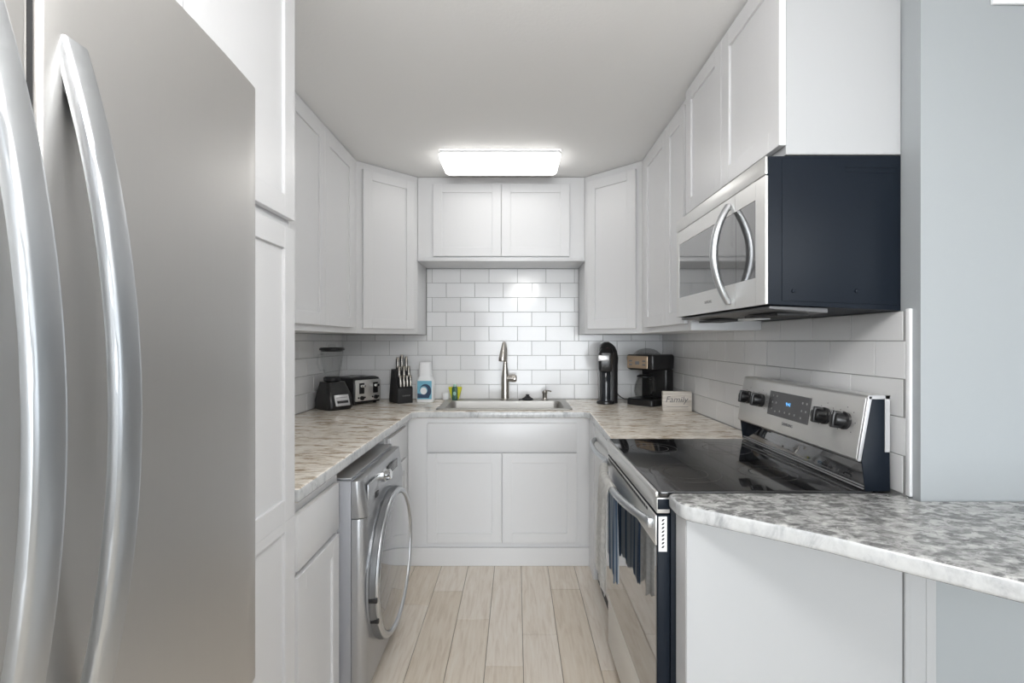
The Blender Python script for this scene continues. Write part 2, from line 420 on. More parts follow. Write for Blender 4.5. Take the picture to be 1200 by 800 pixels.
upper_side('white cabinet above the microwave with two short doors', 1, 1.331, 2.076, [(1.331, 1.7065), (1.7095, 2.066)], 1.8395, UZ1, 1.8645, 0.738, UZ1-0.012-1.8645)
# diagonal corner cabinets
def corner_upper(label, side):
    x_in = -0.645 if side < 0 else 0.4475
    fx = FXL if side < 0 else FXR
    xw = XL+0.008 if side < 0 else XR-0.008
    yb = YB-0.009; ya, yf = 2.887, 3.18
    poly = [(xw, ya), (fx, ya), (x_in, yf), (x_in, yb), (xw, yb)]
    t = thing('corner_cabinet', label, 'cabinet', ((xw+x_in)/2, 3.2, UZ0), 0, None, True)
    obj('cabinet_body', prism(NB(), poly, UZ0, UZ1, bev=0.0012), cabinet_white, t)
    L = math.hypot(x_in-fx, yf-ya); m = 0.034
    if side < 0: ang = math.atan2(yf-ya, x_in-fx); p = Vector((fx, ya)); 
    else: ang = -math.atan2(yf-ya, fx-x_in); p = Vector((x_in, yf))
    u = Vector((math.cos(ang), math.sin(ang))); nrm = Vector((math.sin(ang), -math.cos(ang)))
    q = p + u*m + nrm*0.001
    door_at(t, 'door', L-2*m, DH, q.x, q.y, DZ0, ang)
    return t
corner_upper('diagonal white corner upper cabinet left of the sink', -1)
corner_upper('diagonal white corner upper cabinet right of the sink', 1)
# short cabinet over the sink
t = thing('wall_cabinet', 'short white two-door cabinet above the sink under the ceiling light', 'cabinet', (-0.098, 3.33, 1.85), 0, None, True)
obj('cabinet_body', box(NB(), -0.643, 0.4455, 3.182, YB-0.002, 1.848, UZ1, 0.0015, 1), cabinet_white, t)
for a, b in ((-0.540, -0.0985), (-0.0955, 0.345)): door_at(t, 'door', b-a, 0.470, a, 3.181, 1.880, 0)
obj('light_rail', box(NB(), -0.641, 0.4435, 3.166, 3.181, 1.848, 1.871, 0.003, 2), cabinet_white, t)
# pantry (tall) next to the fridge
PX = -0.596  # body face... door front at -0.615
PBX = -0.615-DT-0.001
t = thing('pantry_cabinet', 'tall white pantry cabinet between the refrigerator and the left counter', 'cabinet', (-0.94, 1.13, 0), 0, None, True)
obj('cabinet_body', box(NB(), XL+0.002, PBX, 0.903, 1.3605, 0.0, UZ1, 0.0015, 1), cabinet_white, t)
door_at(t, 'door', 0.428, 0.69, PBX+0.001, 0.926, 1.662, PI/2)
bm = door_bm(0.428, 0.787, T(PBX+0.001, 0.926, 0.848) @ RZ(PI/2))
M = T(PBX+0.001, 0.926, 0.095) @ RZ(PI/2)
box(bm, 0, 0.058, -DT, 0, 0, 0.753, 0.0012, 1, 0, M); box(bm, 0.37, 0.428, -DT, 0, 0, 0.753, 0.0012, 1, 0, M)
box(bm, 0.058, 0.37, -DT, 0, 0, 0.058, 0.0012, 1, 0, M); box(bm, 0.058, 0.37, -DT, 0, 0.727, 0.7535, 0.0, 1, 0, M)
box(bm, 0.056, 0.372, -DT+0.008, -0.001, 0.056, 0.73, 0, 1, 0, M)
obj('door', bm, cabinet_white, t)
# cabinet above the fridge
t = thing('wall_cabinet', 'white cabinet above the refrigerator, mostly out of frame', 'cabinet', (-0.94, 0.45, 1.86), 0, None, True)
obj('cabinet_body', box(NB(), XL+0.002, PBX, 0.0, 0.9005, 1.86, UZ1, 0.0015, 1), cabinet_white, t)
door_at(t, 'door', 0.43, 0.48, PBX+0.001, 0.012, 1.885, PI/2); door_at(t, 'door', 0.43, 0.48, PBX+0.001, 0.446, 1.885, PI/2)

# base cabinets
BZ = 0.873
BFL = -0.645  # box face; fronts reach -0.625
def slab(parent, name, wd, h, x, y, z, rz):
    return obj(name, box(NB(), 0, wd, -DT, 0, 0, h, 0.002, 2, 0, T(x, y, z) @ RZ(rz)), cabinet_white, parent)
t = thing('base_cabinet', 'narrow white base cabinet with one drawer between pantry and washer', 'cabinet', (-0.94, 1.55, 0), 0, None, True)
obj('cabinet_body', box(NB(), XL+0.002, BFL, 1.363, 1.752, 0, BZ, 0.0015, 1), cabinet_white, t)
slab(t, 'drawer', 0.325, 0.163, BFL+0.001, 1.395, 0.668, PI/2); door_at(t, 'door', 0.325, 0.55, BFL+0.001, 1.395, 0.10, PI/2)
t = thing('base_cabinet', 'white corner base cabinet with a drawer beyond the washer', 'cabinet', (-0.94, 2.9, 0), 0, None, True)
obj('cabinet_body', box(NB(), XL+0.002, BFL, 2.378, YB-0.002, 0, BZ, 0.0015, 1), cabinet_white, t)
slab(t, 'drawer', 0.36, 0.163, BFL+0.001, 2.425, 0.68, PI/2); door_at(t, 'door', 0.36, 0.53, BFL+0.001, 2.425, 0.138, PI/2)
t = thing('sink_cabinet', 'white base cabinet under the sink with two doors and a false drawer front', 'cabinet', (-0.1, 3.1, 0), 0, None, True)
bm = NB(); xa, xb, ya, yb = -0.643, 0.447, 2.895, YB-0.002
box(bm, xa, xb, ya, ya+0.02, 0, BZ, 0.001, 1); box(bm, xa, xa+0.018, ya+0.02, yb, 0, BZ); box(bm, xb-0.018, xb, ya+0.02, yb, 0, BZ)
box(bm, xa+0.018, xb-0.018, yb-0.01, yb, 0.1, BZ); box(bm, xa+0.018, xb-0.018, ya+0.02, yb-0.01, 0.1, 0.118)
obj('cabinet_body', bm, cabinet_white, t)
slab(t, 'false_drawer', 0.884, 0.166, -0.527, 2.894, 0.677, 0)
for a, b in ((-0.527, -0.087), (-0.083, 0.357)): door_at(t, 'door', b-a, 0.529, a, 2.894, 0.138, 0)
obj('toe_board', box(NB(), -0.641, 0.445, 2.876, 2.894, 0.001, 0.108, 0.002, 1), cabinet_white, t)
t = thing('base_cabinet', 'white base cabinet in the right corner beyond the dishwasher', 'cabinet', (0.75, 3.1, 0), 0, None, True)
obj('cabinet_body', box(NB(), 0.449, XR-0.002, 2.712, YB-0.002, 0, BZ, 0.0015, 1), cabinet_white, t)
obj('filler_panel', box(NB(), 0.43, 0.448, 2.714, 2.872, 0.0, BZ, 0.002, 1), cabinet_white, t)

# ------------------------------------------------------------------ worktops
def worktop(name, label, loops, z0, z1, m, bev=0.009):
    bm = plate(loops, z0, z1, bev, 3)
    bm.normal_update()
    for f in bm.faces: f.material_index = 1 if abs(f.normal.z) < 0.6 else 0
    o = obj(name, bm, [m, stone_edge]); return tag(o, label, 'worktop')
R_END = 2.066
outer = [(XL+0.007, 1.3625), (-0.607, 1.3625), (-0.607, 2.835), (-0.577, 2.865), (0.397, 2.865), (0.4265, 2.835), (0.403, R_END), (XR-0.008, R_END), (XR-0.008, YB-0.0085), (XL+0.007, YB-0.0085)]
hole = rrect(-0.458, 0.312, 2.952, 3.345, 0.03)
worktop('worktop', 'u-shaped beige stone-patterned worktop running under the sink and small appliances', [outer, hole], 0.875, CT, stone_warm_lit)
def arc3(a, b, c, n=5):
    return [((1-t)**2*a[0]+2*t*(1-t)*b[0]+t*t*c[0], (1-t)**2*a[1]+2*t*(1-t)*b[1]+t*t*c[1]) for t in [i/n for i in range(n+1)]]
pen = [(XR-0.006, 1.334)] + [(0.424, 1.334), (0.416, 1.326)] + arc3((0.416, 1.272), (0.417, 1.240), (0.438, 1.222)) + [(0.560, 1.130), (0.668, 1.043), (0.756, 0.955), (0.876, 0.841), (1.02, 0.69), (1.20, 0.53), (1.32, 0.47), (1.75, 0.45), (1.75, 1.267), (XR-0.006, 1.267)]
worktop('bar_top', 'grey stone-patterned peninsula bar top with an angled front edge', [pen], 0.874, CT, stone_cool_lit, 0.010)

# peninsula base
t = thing('peninsula_base', 'plain white panelled base under the grey bar top', 'cabinet', (0.75, 1.29, 0), 0, None, True)
obj('cabinet_body', box(NB(), 0.437, 1.051, 1.257, 1.333, 0, 0.872, 0.001, 1), cabinet_white, t)
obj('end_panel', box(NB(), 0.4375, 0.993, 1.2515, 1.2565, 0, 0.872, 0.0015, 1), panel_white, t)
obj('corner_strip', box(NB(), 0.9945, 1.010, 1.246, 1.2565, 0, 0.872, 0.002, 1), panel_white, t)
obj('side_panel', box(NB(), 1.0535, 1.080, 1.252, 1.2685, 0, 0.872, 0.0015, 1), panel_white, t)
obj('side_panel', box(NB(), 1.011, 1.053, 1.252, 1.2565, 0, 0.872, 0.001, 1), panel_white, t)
struct('baseboard_dining', box(NB(), 1.082, 3.79, 1.256, 1.2695, 0, 0.10, 0.003, 1), trim_white)
# ------------------------------------------------------------------ refrigerator
t = thing('refrigerator', 'large stainless steel french-door refrigerator with curved bar handles at the left', 'refrigerator', (-0.85, 0.42, 0), 0, None, True)
obj('cabinet_body', box(NB(), XL+0.015, -0.512, 0.024, 0.822, 0.02, 1.745, 0.004, 2), washer_side, t)
def fx_(y): return -0.4205 - 0.0185*((y-0.425)/0.40)**2
def fridge_door(y0, y1, z0, z1):
    n = 14; pts = []
    r = 0.006
    ys = [y0+r+(y1-y0-2*r)*i/n for i in range(n+1)]
    pts = [(-0.508, y0), (fx_(y0)-r, y0)] + [(fx_(y0)-r+r*math.sin(a), y0+r-r*math.cos(a)) for a in (PI/8, PI/4, 3*PI/8)]
    pts += [(fx_(y), y) for y in ys]
    pts += [(fx_(y1)-r+r*math.cos(a), y1-r+r*math.sin(a)) for a in (PI/8, PI/4, 3*PI/8)] + [(fx_(y1)-r, y1), (-0.508, y1)]
    return plate([pts], z0, z1, 0.004, 2)
def bar_z(bm, ycen, z0, z1, xout, bow, wy=0.030, wx=0.015):
    """flat bowed bar handle running up; outer face xout in the middle, meeting the door at the ends"""
    n = 36; rings = []; zc = (z0+z1)/2; h = (z1-z0)/2
    for i in range(n+1):
        a = -1+2*i/n; z = zc+h*a
        xo = xout - bow*abs(a)**2.0
        slope = 2*bow*a/h
        k = 1/math.sqrt(1+slope*slope)
        rr = rrect(-wx/2, wx/2, -wy/2, wy/2, 0.0055, 3)
        rings.append([bm.verts.new((xo - wx/2 + px*k, ycen+py, z+px*k*slope)) for px, py in rr])
    for a, b in zip(rings, rings[1:]):
        m = len(a)
        for k in range(m): bm.faces.new((a[k], a[(k+1) % m], b[(k+1) % m], b[k]))
    bm.faces.new(rings[0]); bm.faces.new(rings[-1])
    return bm
for (a, b, yc) in ((0.022, 0.4215, 0.385), (0.4285, 0.824, 0.4645)):
    d = obj('door', fridge_door(a, b, 0.762, 1.757), steel_fridge, t)
    h = obj('door_handle', bar_z(NB(), yc, 0.905, 1.612, -0.365, 0.053), steel_handle, d)
    for z in (0.935, 1.582):
        obj('handle_mount', box(NB(), fx_(yc)-0.002, -0.4175, yc-0.011, yc+0.011, z-0.020, z+0.020, 0.004, 2), steel_handle, d)
obj('door_gasket', box(NB(), -0.507, -0.4255, 0.4175, 0.4325, 0.762, 1.755, 0, 1), dark_gap, t)
d = obj('freezer_drawer', fridge_door(0.022, 0.824, 0.09, 0.750), steel_fridge, t)
bm = NB(); tube(bm, [(fx_(0.1)+0.0, 0.10, 0.68), (-0.385, 0.13, 0.68), (-0.368, 0.25, 0.68), (-0.365, 0.42, 0.68), (-0.368, 0.6, 0.68), (-0.385, 0.72, 0.68), (fx_(0.75)+0.0, 0.75, 0.68)], 0.011, 10)
obj('drawer_handle', bm, steel_handle, d)
obj('kick_grille', box(NB(), -0.53, -0.49, 0.03, 0.815, 0.0, 0.08, 0.002), black_matte, t)
obj('hinge_cover', box(NB(), -0.62, -0.47, 0.74, 0.815, 1.758, 1.775, 0.004), washer_side, t)

# ------------------------------------------------------------------ washer
t = thing('washing_machine', 'grey front-loading washing machine with a big round door under the left counter', 'washing machine', (-0.85, 2.06, 0), 0, None, True)
WX = -0.545; WT = 0.822; wy0, wy1 = 1.762, 2.362
obj('cabinet_body', box(NB(), -1.20, -0.598, wy0, wy1, 0.015, WT, 0.004, 2), washer_side, t)
# front fascia below the control panel, rounded corners
def fascia(z0, z1, xf, r=0.035, taper=0.0):
    pts = [(-0.596, wy0+0.001), (xf-r, wy0+0.001)] + [(xf-r+r*math.sin(a), wy0+0.001+r-r*math.cos(a)) for a in [PI/2*i/6 for i in range(1, 6)]] + [(xf, wy0+0.001+r), (xf, wy1-0.001-r)]
    pts += [(xf-r+r*math.cos(a), wy1-0.001-r+r*math.sin(a)) for a in [PI/2*i/6 for i in range(1, 6)]] + [(xf-r, wy1-0.001), (-0.596, wy1-0.001)]
    return plate([pts], z0, z1, 0.002, 2)
obj('front_panel', fascia(0.05, 0.683, WX), washer_grey, t)
bm = fascia(0.686, WT-0.001, WX+0.004)
for v in bm.verts:
    if v.co.z > 0.75 and v.co.x > -0.59: v.co.x -= 0.020*(v.co.x+0.59)/0.05
cp = obj('control_panel', bm, washer_grey, t)
obj('top_panel', box(NB(), -1.19, -0.60, wy0+0.01, wy1-0.01, WT+0.0005, WT+0.010, 0.003), washer_grey, t)
Mx = T(-0.55, 2.03, 0.772) @ RY(PI/2 - 0.12)
bm = NB(); lathe(bm, [(0.0, -0.004), (0.028, -0.004), (0.028, 0.006), (0.023, 0.009), (0.021, 0.026), (0.018, 0.029), (0.0, 0.029)], 28, Mx)
obj('knob', bm, chrome, t)
obj('detergent_drawer', box(NB(), -0.552, -0.5445, 1.80, 1.93, 0.715, 0.80, 0.003, 2, 0), washer_grey, t)
bm = NB(); box(bm, -0.5468, -0.5408, 1.885, 1.922, 0.722, 0.745, 0.003)
obj('drawer_grip', bm, black_plastic, t)
obj('display', box(NB(), -0.553, -0.548, 2.10, 2.25, 0.752, 0.79, 0.002), display_grey, t)
WC = (2.062, 0.412)
Md = T(WX, WC[0], WC[1]) @ RY(PI/2)
bm = NB(); lathe(bm, [(0.289, -0.002), (0.292, 0.010), (0.290, 0.034), (0.286, 0.041), (0.281, 0.0445), (0.274, 0.0445), (0.268, 0.041), (0.265, 0.034), (0.265, -0.002)], 96, Md)
d = obj('door', bm, steel_handle, t)
bm = NB(); lathe(bm, [(0.2915, 0.006), (0.2945, 0.012), (0.2925, 0.031), (0.290, 0.034)], 96, Md, cap=False)
bmesh.ops.solidify(bm, geom=bm.faces[:], thickness=0.001)
obj('door_rim', bm, washer_grey, d)
bm = NB(); lathe(bm, [(0.2645, 0.010), (0.2635, 0.037), (0.225, 0.044), (0.15, 0.050), (0.07, 0.052), (0.0, 0.0525)], 72, Md)
obj('door_window', bm, washer_glass, d)
for z in (0.385, 0.30):
    bm = NB(); dz = z-WC[1]; yy = WC[0]-math.sqrt(0.2915**2-dz*dz)
    box(bm, WX+0.008, WX+0.040, yy-0.004, yy+0.008, z-0.009, z+0.009, 0.002)
    obj('hinge', bm, black_plastic, d)
bm = NB(); tube(bm, [(WX-0.003, 2.30, 0.105), (WX+0.002, 2.30, 0.105)], 0.018, 20)
obj('drain_cap', bm, black_matte, t)
for x, y in ((-1.15, wy0+0.05), (-1.15, wy1-0.05), (-0.63, wy0+0.05), (-0.63, wy1-0.05)):
    obj('foot', tube(NB(), [(x, y, 0.0), (x, y, 0.02)], 0.02, 16), black_plastic, t)

# ------------------------------------------------------------------ dishwasher
t = thing('dishwasher', 'stainless steel dishwasher with an arched bar handle beyond the range', 'dishwasher', (0.75, 2.39, 0), 0, None, True)
obj('tub', box(NB(), 0.463, XR-0.03, 2.086, 2.704, 0.06, 0.868, 0.002), grey_plastic, t)
d = obj('door', box(NB(), 0.432, 0.4615, 2.088, 2.702, 0.10, 0.868, 0.004, 2), steel_panel, t)
pts = []
for i in range(25):
    a = -1+2*i/24; pts.append((0.432-0.045*(1-abs(a)**2.6)-0.002+0.006*(abs(a) == 1), 2.395+0.262*a, 0.795))
bm = NB(); tube(bm, pts, 0.012, 12); obj('door_handle', bm, steel_handle, d)
obj('kick_plate', box(NB(), 0.452, 0.4625, 2.09, 2.70, 0.002, 0.098, 0.002), black_matte, t)

# ------------------------------------------------------------------ range
RY0, RY1 = 1.338, 2.062; RX = 0.384
t = thing('range', 'black and stainless electric range with glass cooktop and rear control panel', 'range', (0.70, 1.70, 0), 0, None, True)
obj('cabinet_body', box(NB(), 0.424, 1.026, RY0, RY1, 0.03, 0.900, 0.003, 2), navy_metal, t)
d = obj('oven_door', box(NB(), RX+0.0035, 0.4225, RY0, RY1, 0.268, 0.852, 0.004, 2), navy_metal, t)
obj('glass_panel', box(NB(), RX, RX+0.003, RY0+0.001, RY1-0.001, 0.270, 0.765, 0.001, 1), oven_glass, d)
bm = NB(); box(bm, RX-0.002, RX+0.003, RY0+0.001, RY1-0.001, 0.768, 0.850, 0.0015, 2)
obj('door_trim', bm, steel_panel, d)
pts = []
for i in range(33):
    a = -1+2*i/32; pts.append((RX-0.008-0.050*(1-abs(a)**2.2), 1.708+0.336*a, 0.822))
bm = NB(); tube(bm, pts, 0.0125, 14)
for yy in (1.708-0.336, 1.708+0.336): box(bm, RX-0.018, RX-0.001, yy-0.014, yy+0.014, 0.808, 0.836, 0.004, 2)
obj('door_handle', bm, steel_handle, d)
# vent strip between cooktop and door
bm = NB(); box(bm, RX+0.002, 0.4225, RY0, RY1, 0.856, 0.899, 0.003, 2)
v = obj('vent_strip', bm, steel_panel, t)
bm = NB(); y = RY0+0.08
while y < RY1-0.06: 
    box(bm, RX-0.0028, RX-0.0015, y, y+0.018, 0.838, 0.8475, 0.0004, 1); y += 0.024
obj('vent_slots', bm, black_matte, d)
obj('end_cap', box(NB(), RX+0.004, 0.421, RY0-0.0025, RY0-0.0003, 0.868, 0.896, 0.001, 2), navy_metal, v)
# storage drawer
obj('storage_drawer', box(NB(), RX+0.004, 0.4225, RY0, RY1, 0.055, 0.258, 0.004, 2), steel_panel, t)
obj('base_frame', box(NB(), 0.43, 1.02, RY0+0.01, RY1-0.01, 0.0, 0.03), black_matte, t)
# cooktop
ct = obj('cooktop', plate([rrect(RX+0.008, 0.985, RY0+0.002, RY1, 0.008, 3)], 0.9005, 0.9165, 0.003, 2), black_glass, t)
obj('cooktop_edge', box(NB(), RX-0.001, RX+0.0075, RY0+0.001, RY1, 0.9005, 0.9155, 0.003, 2), steel_panel, ct)
for bx, by, br in ((0.53, 1.53, 0.105), (0.53, 1.88, 0.085), (0.79, 1.53, 0.085), (0.79, 1.88, 0.105)):
    bm = NB()
    for r in (br, br*0.62): lathe(bm, [(r, 0.91652), (r+0.002, 0.91668), (r+0.004, 0.91652)], 48, T(bx, by, 0), cap=False)
    obj('burner_ring', bm, burner_print, ct)
# backguard: black curved riser, sloped steel control panel, black side plates
prof = [(0.986, 0.9005), (0.958, 0.9175), (0.962, 0.930), (0.978, 0.992), (0.985, 1.0), (1.026, 1.0), (1.026, 0.9005)]
def side_prism(prof, y0, y1, bev=0.0):
    M = Matrix(((1, 0, 0, 0), (0, 0, -1, 0), (0, 1, 0, 0), (0, 0, 0, 1)))  # (x,z) plane -> world, extruded along -y
    return prism(NB(), prof, -y1, -y0, M, 0, bev)
bg_ = obj('backguard', side_prism([(0.9575, 0.917), (0.979, 0.995), (1.024, 0.995), (1.024, 0.917)], RY0+0.004, RY1-0.004, 0.001), oven_glass, t)
bm = NB()
for zz, xx in ((0.922, 0.9585), (0.929, 0.960)): box(bm, xx-0.003, xx+0.004, RY0+0.006, RY1-0.006, zz-0.0012, zz+0.0012)
obj('riser_trim', bm, grey_plastic, bg_)
PA = Vector((0.934, 1.004)); PB = Vector((0.962, 1.172))
cpn = obj('control_panel', side_prism([(PA.x, PA.y), (PB.x, PB.y), (0.968, 1.180), (1.020, 1.180), (1.020, 0.997), (0.942, 0.997)], RY0+0.003, RY1-0.003, 0.002), steel_panel, t)
for y0, y1 in ((RY0-0.001, RY0+0.002), (RY1-0.002, RY1+0.001)):
    obj('side_plate', side_prism([(0.958, 0.9175), (0.948, 1.000), (0.974, 1.170), (1.023, 1.170), (1.026, 0.9175)], y0, y1, 0.0006), navy_metal, cpn)
bm = NB()
box(bm, 1.010, 1.024, RY0-0.004, RY0-0.0012, 1.025, 1.181, 0.001, 1)
bm2 = side_prism([(PA.x+0.001, PA.y-0.003), (PB.x+0.002, PB.y+0.006), (PB.x+0.013, PB.y+0.006), (PA.x+0.010, PA.y-0.003)], RY0-0.004, RY0-0.0012, 0.0006)
me_ = bpy.data.meshes.new('tmp'); bm2.to_mesh(me_); bm2.free(); bm.from_mesh(me_); bpy.data.meshes.remove(me_)
box(bm, PB.x+0.003, 1.024, RY0-0.004, RY0-0.0012, 1.170, 1.181, 0.001, 1)
obj('side_trim', bm, silver_plastic, cpn)
# panel frame: u along -y (toward camera), v up the slope, n outward
vdir = Vector((PB.x-PA.x, 0, PB.y-PA.y)).normalized(); ndir = Vector((-vdir.z, 0, vdir.x))
def panel_M(y, s, lift=0.0):
    """local x -> toward the camera (-y), local y -> up the slope, local z -> out of the panel"""
    o = Vector((PA.x, y, PA.y)) + vdir*s + ndir*lift
    M = Matrix.Identity(4)
    M.col[0] = (0, -1, 0, 0); M.col[1] = (*vdir, 0); M.col[2] = (*ndir, 0); M.col[3] = (*o, 1); return M
for y in (1.985, 1.885, 1.495, 1.405):
    M = panel_M(y, 0.097)
    bm = NB(); lathe(bm, [(0.0, 0.0005), (0.025, 0.0005), (0.026, 0.008), (0.020, 0.012), (0.0195, 0.034), (0.0175, 0.038), (0.0, 0.0385)], 28, M)
    box(bm, -0.0075, 0.0075, -0.0245, 0.0245, 0.014, 0.043, 0.004, 2, 0, M)
    k = obj('knob', bm, black_plastic, cpn)
    obj('pointer', box(NB(), -0.001, 0.001, 0.012, 0.023, 0.0428, 0.0436, 0, 1, 0, M), silver_plastic, k)
disp = obj('display', box(NB(), -0.127, 0.127, -0.044, 0.044, 0.0003, 0.002, 0.0006, 1, 0, panel_M(1.703, 0.098)), display_grey, cpn)
bm = NB(); rr_ = random.Random(3)
for cx, cy in ((-0.10, 0.028), (-0.075, 0.028), (-0.10, 0.004), (-0.075, 0.004), (-0.10, -0.02), (-0.075, -0.028), (-0.045, -0.024), (-0.012, -0.024), (0.018, -0.024), (0.048, -0.024), (0.085, 0.022), (0.085, -0.004), (0.108, 0.022), (0.108, -0.004), (0.085, -0.028)):
    obj('touch_button', lathe(NB(), [(0.0, 0.0021), (0.0040, 0.0021), (0.0040, 0.0024), (0, 0.0024)], 12, panel_M(1.703, 0.098) @ T(cx, cy, 0)), print_light, disp)
obj('clock_digits', text_bm('9:41', 0.018, panel_M(1.700, 0.104, 0.0022)), digit_blue, disp)
obj('logo', text_bm('SAMSUNG', 0.0145, panel_M(1.690, 0.034, 0.0006)), print_grey, cpn)
bm = NB()
for y in (1.985, 1.885, 1.495, 1.405):
    for k in range(7):
        a = -PI*0.75 + k*PI*1.5/6 + PI/2
        obj('heat_mark', lathe(NB(), [(0.0, 0.0004), (0.0018, 0.0004), (0.0018, 0.0007), (0, 0.0007)], 8, panel_M(y, 0.097) @ T(0.040*math.cos(a), 0.040*math.sin(a), 0)), print_grey, cpn)
# striped sticker on the oven door's side
bm = NB(); box(bm, 0.3905, 0.4135, RY0-0.0013, RY0-0.0003, 0.752, 0.848)
st = obj('sticker', bm, white_plastic, d)
bm = NB(); z = 0.762
while z < 0.84:
    prism(bm, [(0.398, z), (0.403, z), (0.407, z+0.006), (0.402, z+0.006)], -(RY0-0.0013), -(RY0-0.0019), Matrix(((1, 0, 0, 0), (0, 0, -1, 0), (0, 1, 0, 0), (0, 0, 0, 1))))
    z += 0.0105
obj('sticker_mark', bm, black_matte, st)

# ------------------------------------------------------------------ towels on the oven handle
def towel(name, label, ylo, yhi, x_bar, zf, zb, m, seed, folds=3, amp=0.006, slant=0.0):
    """a towel hung over the bar: front flap down to zf, back flap down to zb"""
    rnd = random.Random(seed); bm = NB(); nu, nv = 40, 46; zt = 0.8365
    ph = rnd.random()*6; grid = []
    for i in range(nu+1):
        u = i/nu; y = ylo+(yhi-ylo)*u; row = []
        a = (y-1.708)/0.336; xb = RX-0.008-0.050*(1-abs(a)**2.2) + x_bar
        f = amp*math.sin(2*PI*folds*u+ph) + amp*0.5*math.sin(2*PI*folds*2.3*u+ph*2)
        jag = 0.010*math.sin(2*PI*folds*u+1.1)+0.006*math.sin(2*PI*folds*2.7*u+ph)
        for j in range(nv+1):
            v = j/nv*2-1
            if v < -0.06:   # outer flap
                k = (-v-0.06)/0.94; z = zt-0.006-(zt-zf-slant*(1-u))*k + jag*k*k; x = xb-0.0165-(0.002+abs(amp)*0.6)*k**0.5 - f*min(1, k*2)
            elif v > 0.06:
                k = (v-0.06)/0.94; z = zt-0.006-(zt-zb-slant*(1-u))*k + jag*k*k; x = xb+0.0155+0.003*k + 0.35*f*min(1, k*2)
            else:
                t_ = v/0.06; x = xb+0.016*t_; z = zt+0.0015-0.007*t_*t_
            row.append(bm.verts.new((x, y+0.003*math.sin(v*5+u*3), z)))
        grid.append(row)
    for i in range(nu):
        for j in range(nv): bm.faces.new((grid[i][j], grid[i+1][j], grid[i+1][j+1], grid[i][j+1])).material_index = 1 if j > nv*0.55 else 0
    bmesh.ops.solidify(bm, geom=bm.faces[:], thickness=0.003)
    return tag(obj(name, bm, m, smooth=80), label, 'towel')
towel('dish_towel', 'white textured dish towel with blue striped back hanging over the oven door handle', 1.65, 1.975, 0.0, 0.455, 0.50, [towel_white, towel_blue], 3, 3, 0.006)

# ------------------------------------------------------------------ microwave
MY0, MY1 = 1.333, 2.072; MX = 0.681
t = thing('microwave', 'over-the-range stainless microwave with dark side and bowed handle', 'microwave', (0.87, 1.70, 1.42), 0, None, True)
bm = side_prism([(MX+0.0087, 1.4305), (MX+0.0087, 1.8355), (XR-0.002, 1.8365), (XR-0.002, 1.4125)], MY0, MY1, 0.0015)
bd = obj('cabinet_body', bm, navy_metal, t)
obj('side_panel', side_prism([(MX+0.045, 1.440), (MX+0.045, 1.826), (XR-0.008, 1.826), (XR-0.008, 1.428)], MY0-0.0022, MY0-0.0002, 0.0008), navy_metal, bd)
bm = NB()
box(bm, 0.90, 1.035, MY0-0.0035, MY0-0.002, 1.803, 1.806); box(bm, 0.90, 1.035, MY0-0.0035, MY0-0.002, 1.790, 1.793)
obj('pressed_rib', bm, navy_metal, bd)
for x in (0.757, 0.930):
    obj('screw', lathe(NB(), [(0.006, 0.0), (0.005, 0.003), (0.0, 0.004)], 16, T(x, MY0-0.002, 1.466) @ Matrix.Rotation(PI/2, 4, 'X')), navy_metal, bd)
# front: vent strip, door, control section
obj('vent_strip', box(NB(), MX, MX+0.0083, MY0, MY1, 1.786, 1.8365, 0.003, 2), steel_panel, t)
SEAM = 1.515
def mw_front(y0, y1, gy0, gy1, z0=1.4305, z1=1.7835, g0=1.509, g1=1.731):
    bm = NB()
    for q0, q1 in ((y0, gy0), (gy1, y1)):
        if q1-q0 > 0.001: box(bm, MX, MX+0.0083, q0, q1, z0, z1, 0.0012, 1)
    box(bm, MX+0.0001, MX+0.0083, gy0, gy1, z0, g0, 0.0, 1); box(bm, MX+0.0001, MX+0.0083, gy0, gy1, g1, z1, 0.0, 1)
    return bm
d = obj('door', mw_front(SEAM+0.001, MY1, SEAM+0.001, 2.040), steel_panel, t)
obj('door_window', box(NB(), MX+0.0018, MX+0.008, SEAM+0.001, 2.040, 1.509, 1.731), mw_glass, d)
c2 = obj('control_section', mw_front(MY0, SEAM-0.001, 1.388, SEAM-0.001), steel_panel, t)
kp = obj('keypad', box(NB(), MX+0.0018, MX+0.008, 1.388, SEAM-0.001, 1.509, 1.731), mw_glass, c2)
bm = NB(); n = 30; pts = []
for i in range(n+1):
    a = -1+2*i/n; pts.append((MX-0.006-0.050*(1-abs(a)**2.0), 1.552-0.010*(1-a*a), 1.605+0.155*a))
tube(bm, pts, [0.0125-0.0025*abs(-1+2*i/n)**4 for i in range(n+1)], 14)
for zz in (1.605-0.150, 1.605+0.150): box(bm, MX-0.012, MX, 1.545, 1.562, zz-0.01, zz+0.01, 0.003)
obj('door_handle', bm, steel_handle, d)
Mt = Matrix(((0, 0, -1, 0), (-1, 0, 0, 0), (0, 1, 0, 0), (0, 0, 0, 1)))
obj('logo', text_bm('SAMSUNG', 0.014, T(MX-0.0004, 1.73, 1.468) @ Mt), print_light, d)
# underside
bm = side_prism([(MX+0.018, 1.4195), (MX+0.018, 1.4265), (0.86, 1.4205), (0.86, 1.407)], MY0+0.012, MY1-0.012, 0.001)
u_ = obj('underside', bm, mat('dark_grey_metal', (0.13, 0.13, 0.135), 0.45), t)
for y0 in (1.40, 1.80): obj('filter', box(NB(), 0.75, 0.84, y0, y0+0.2, 1.4035, 1.410), black_matte, u_)
bm = NB(); box(bm, 0.80, 0.85, 1.63, 1.76, 1.4025, 1.410, 0.001); obj('lamp_cover', bm, white_plastic, u_)

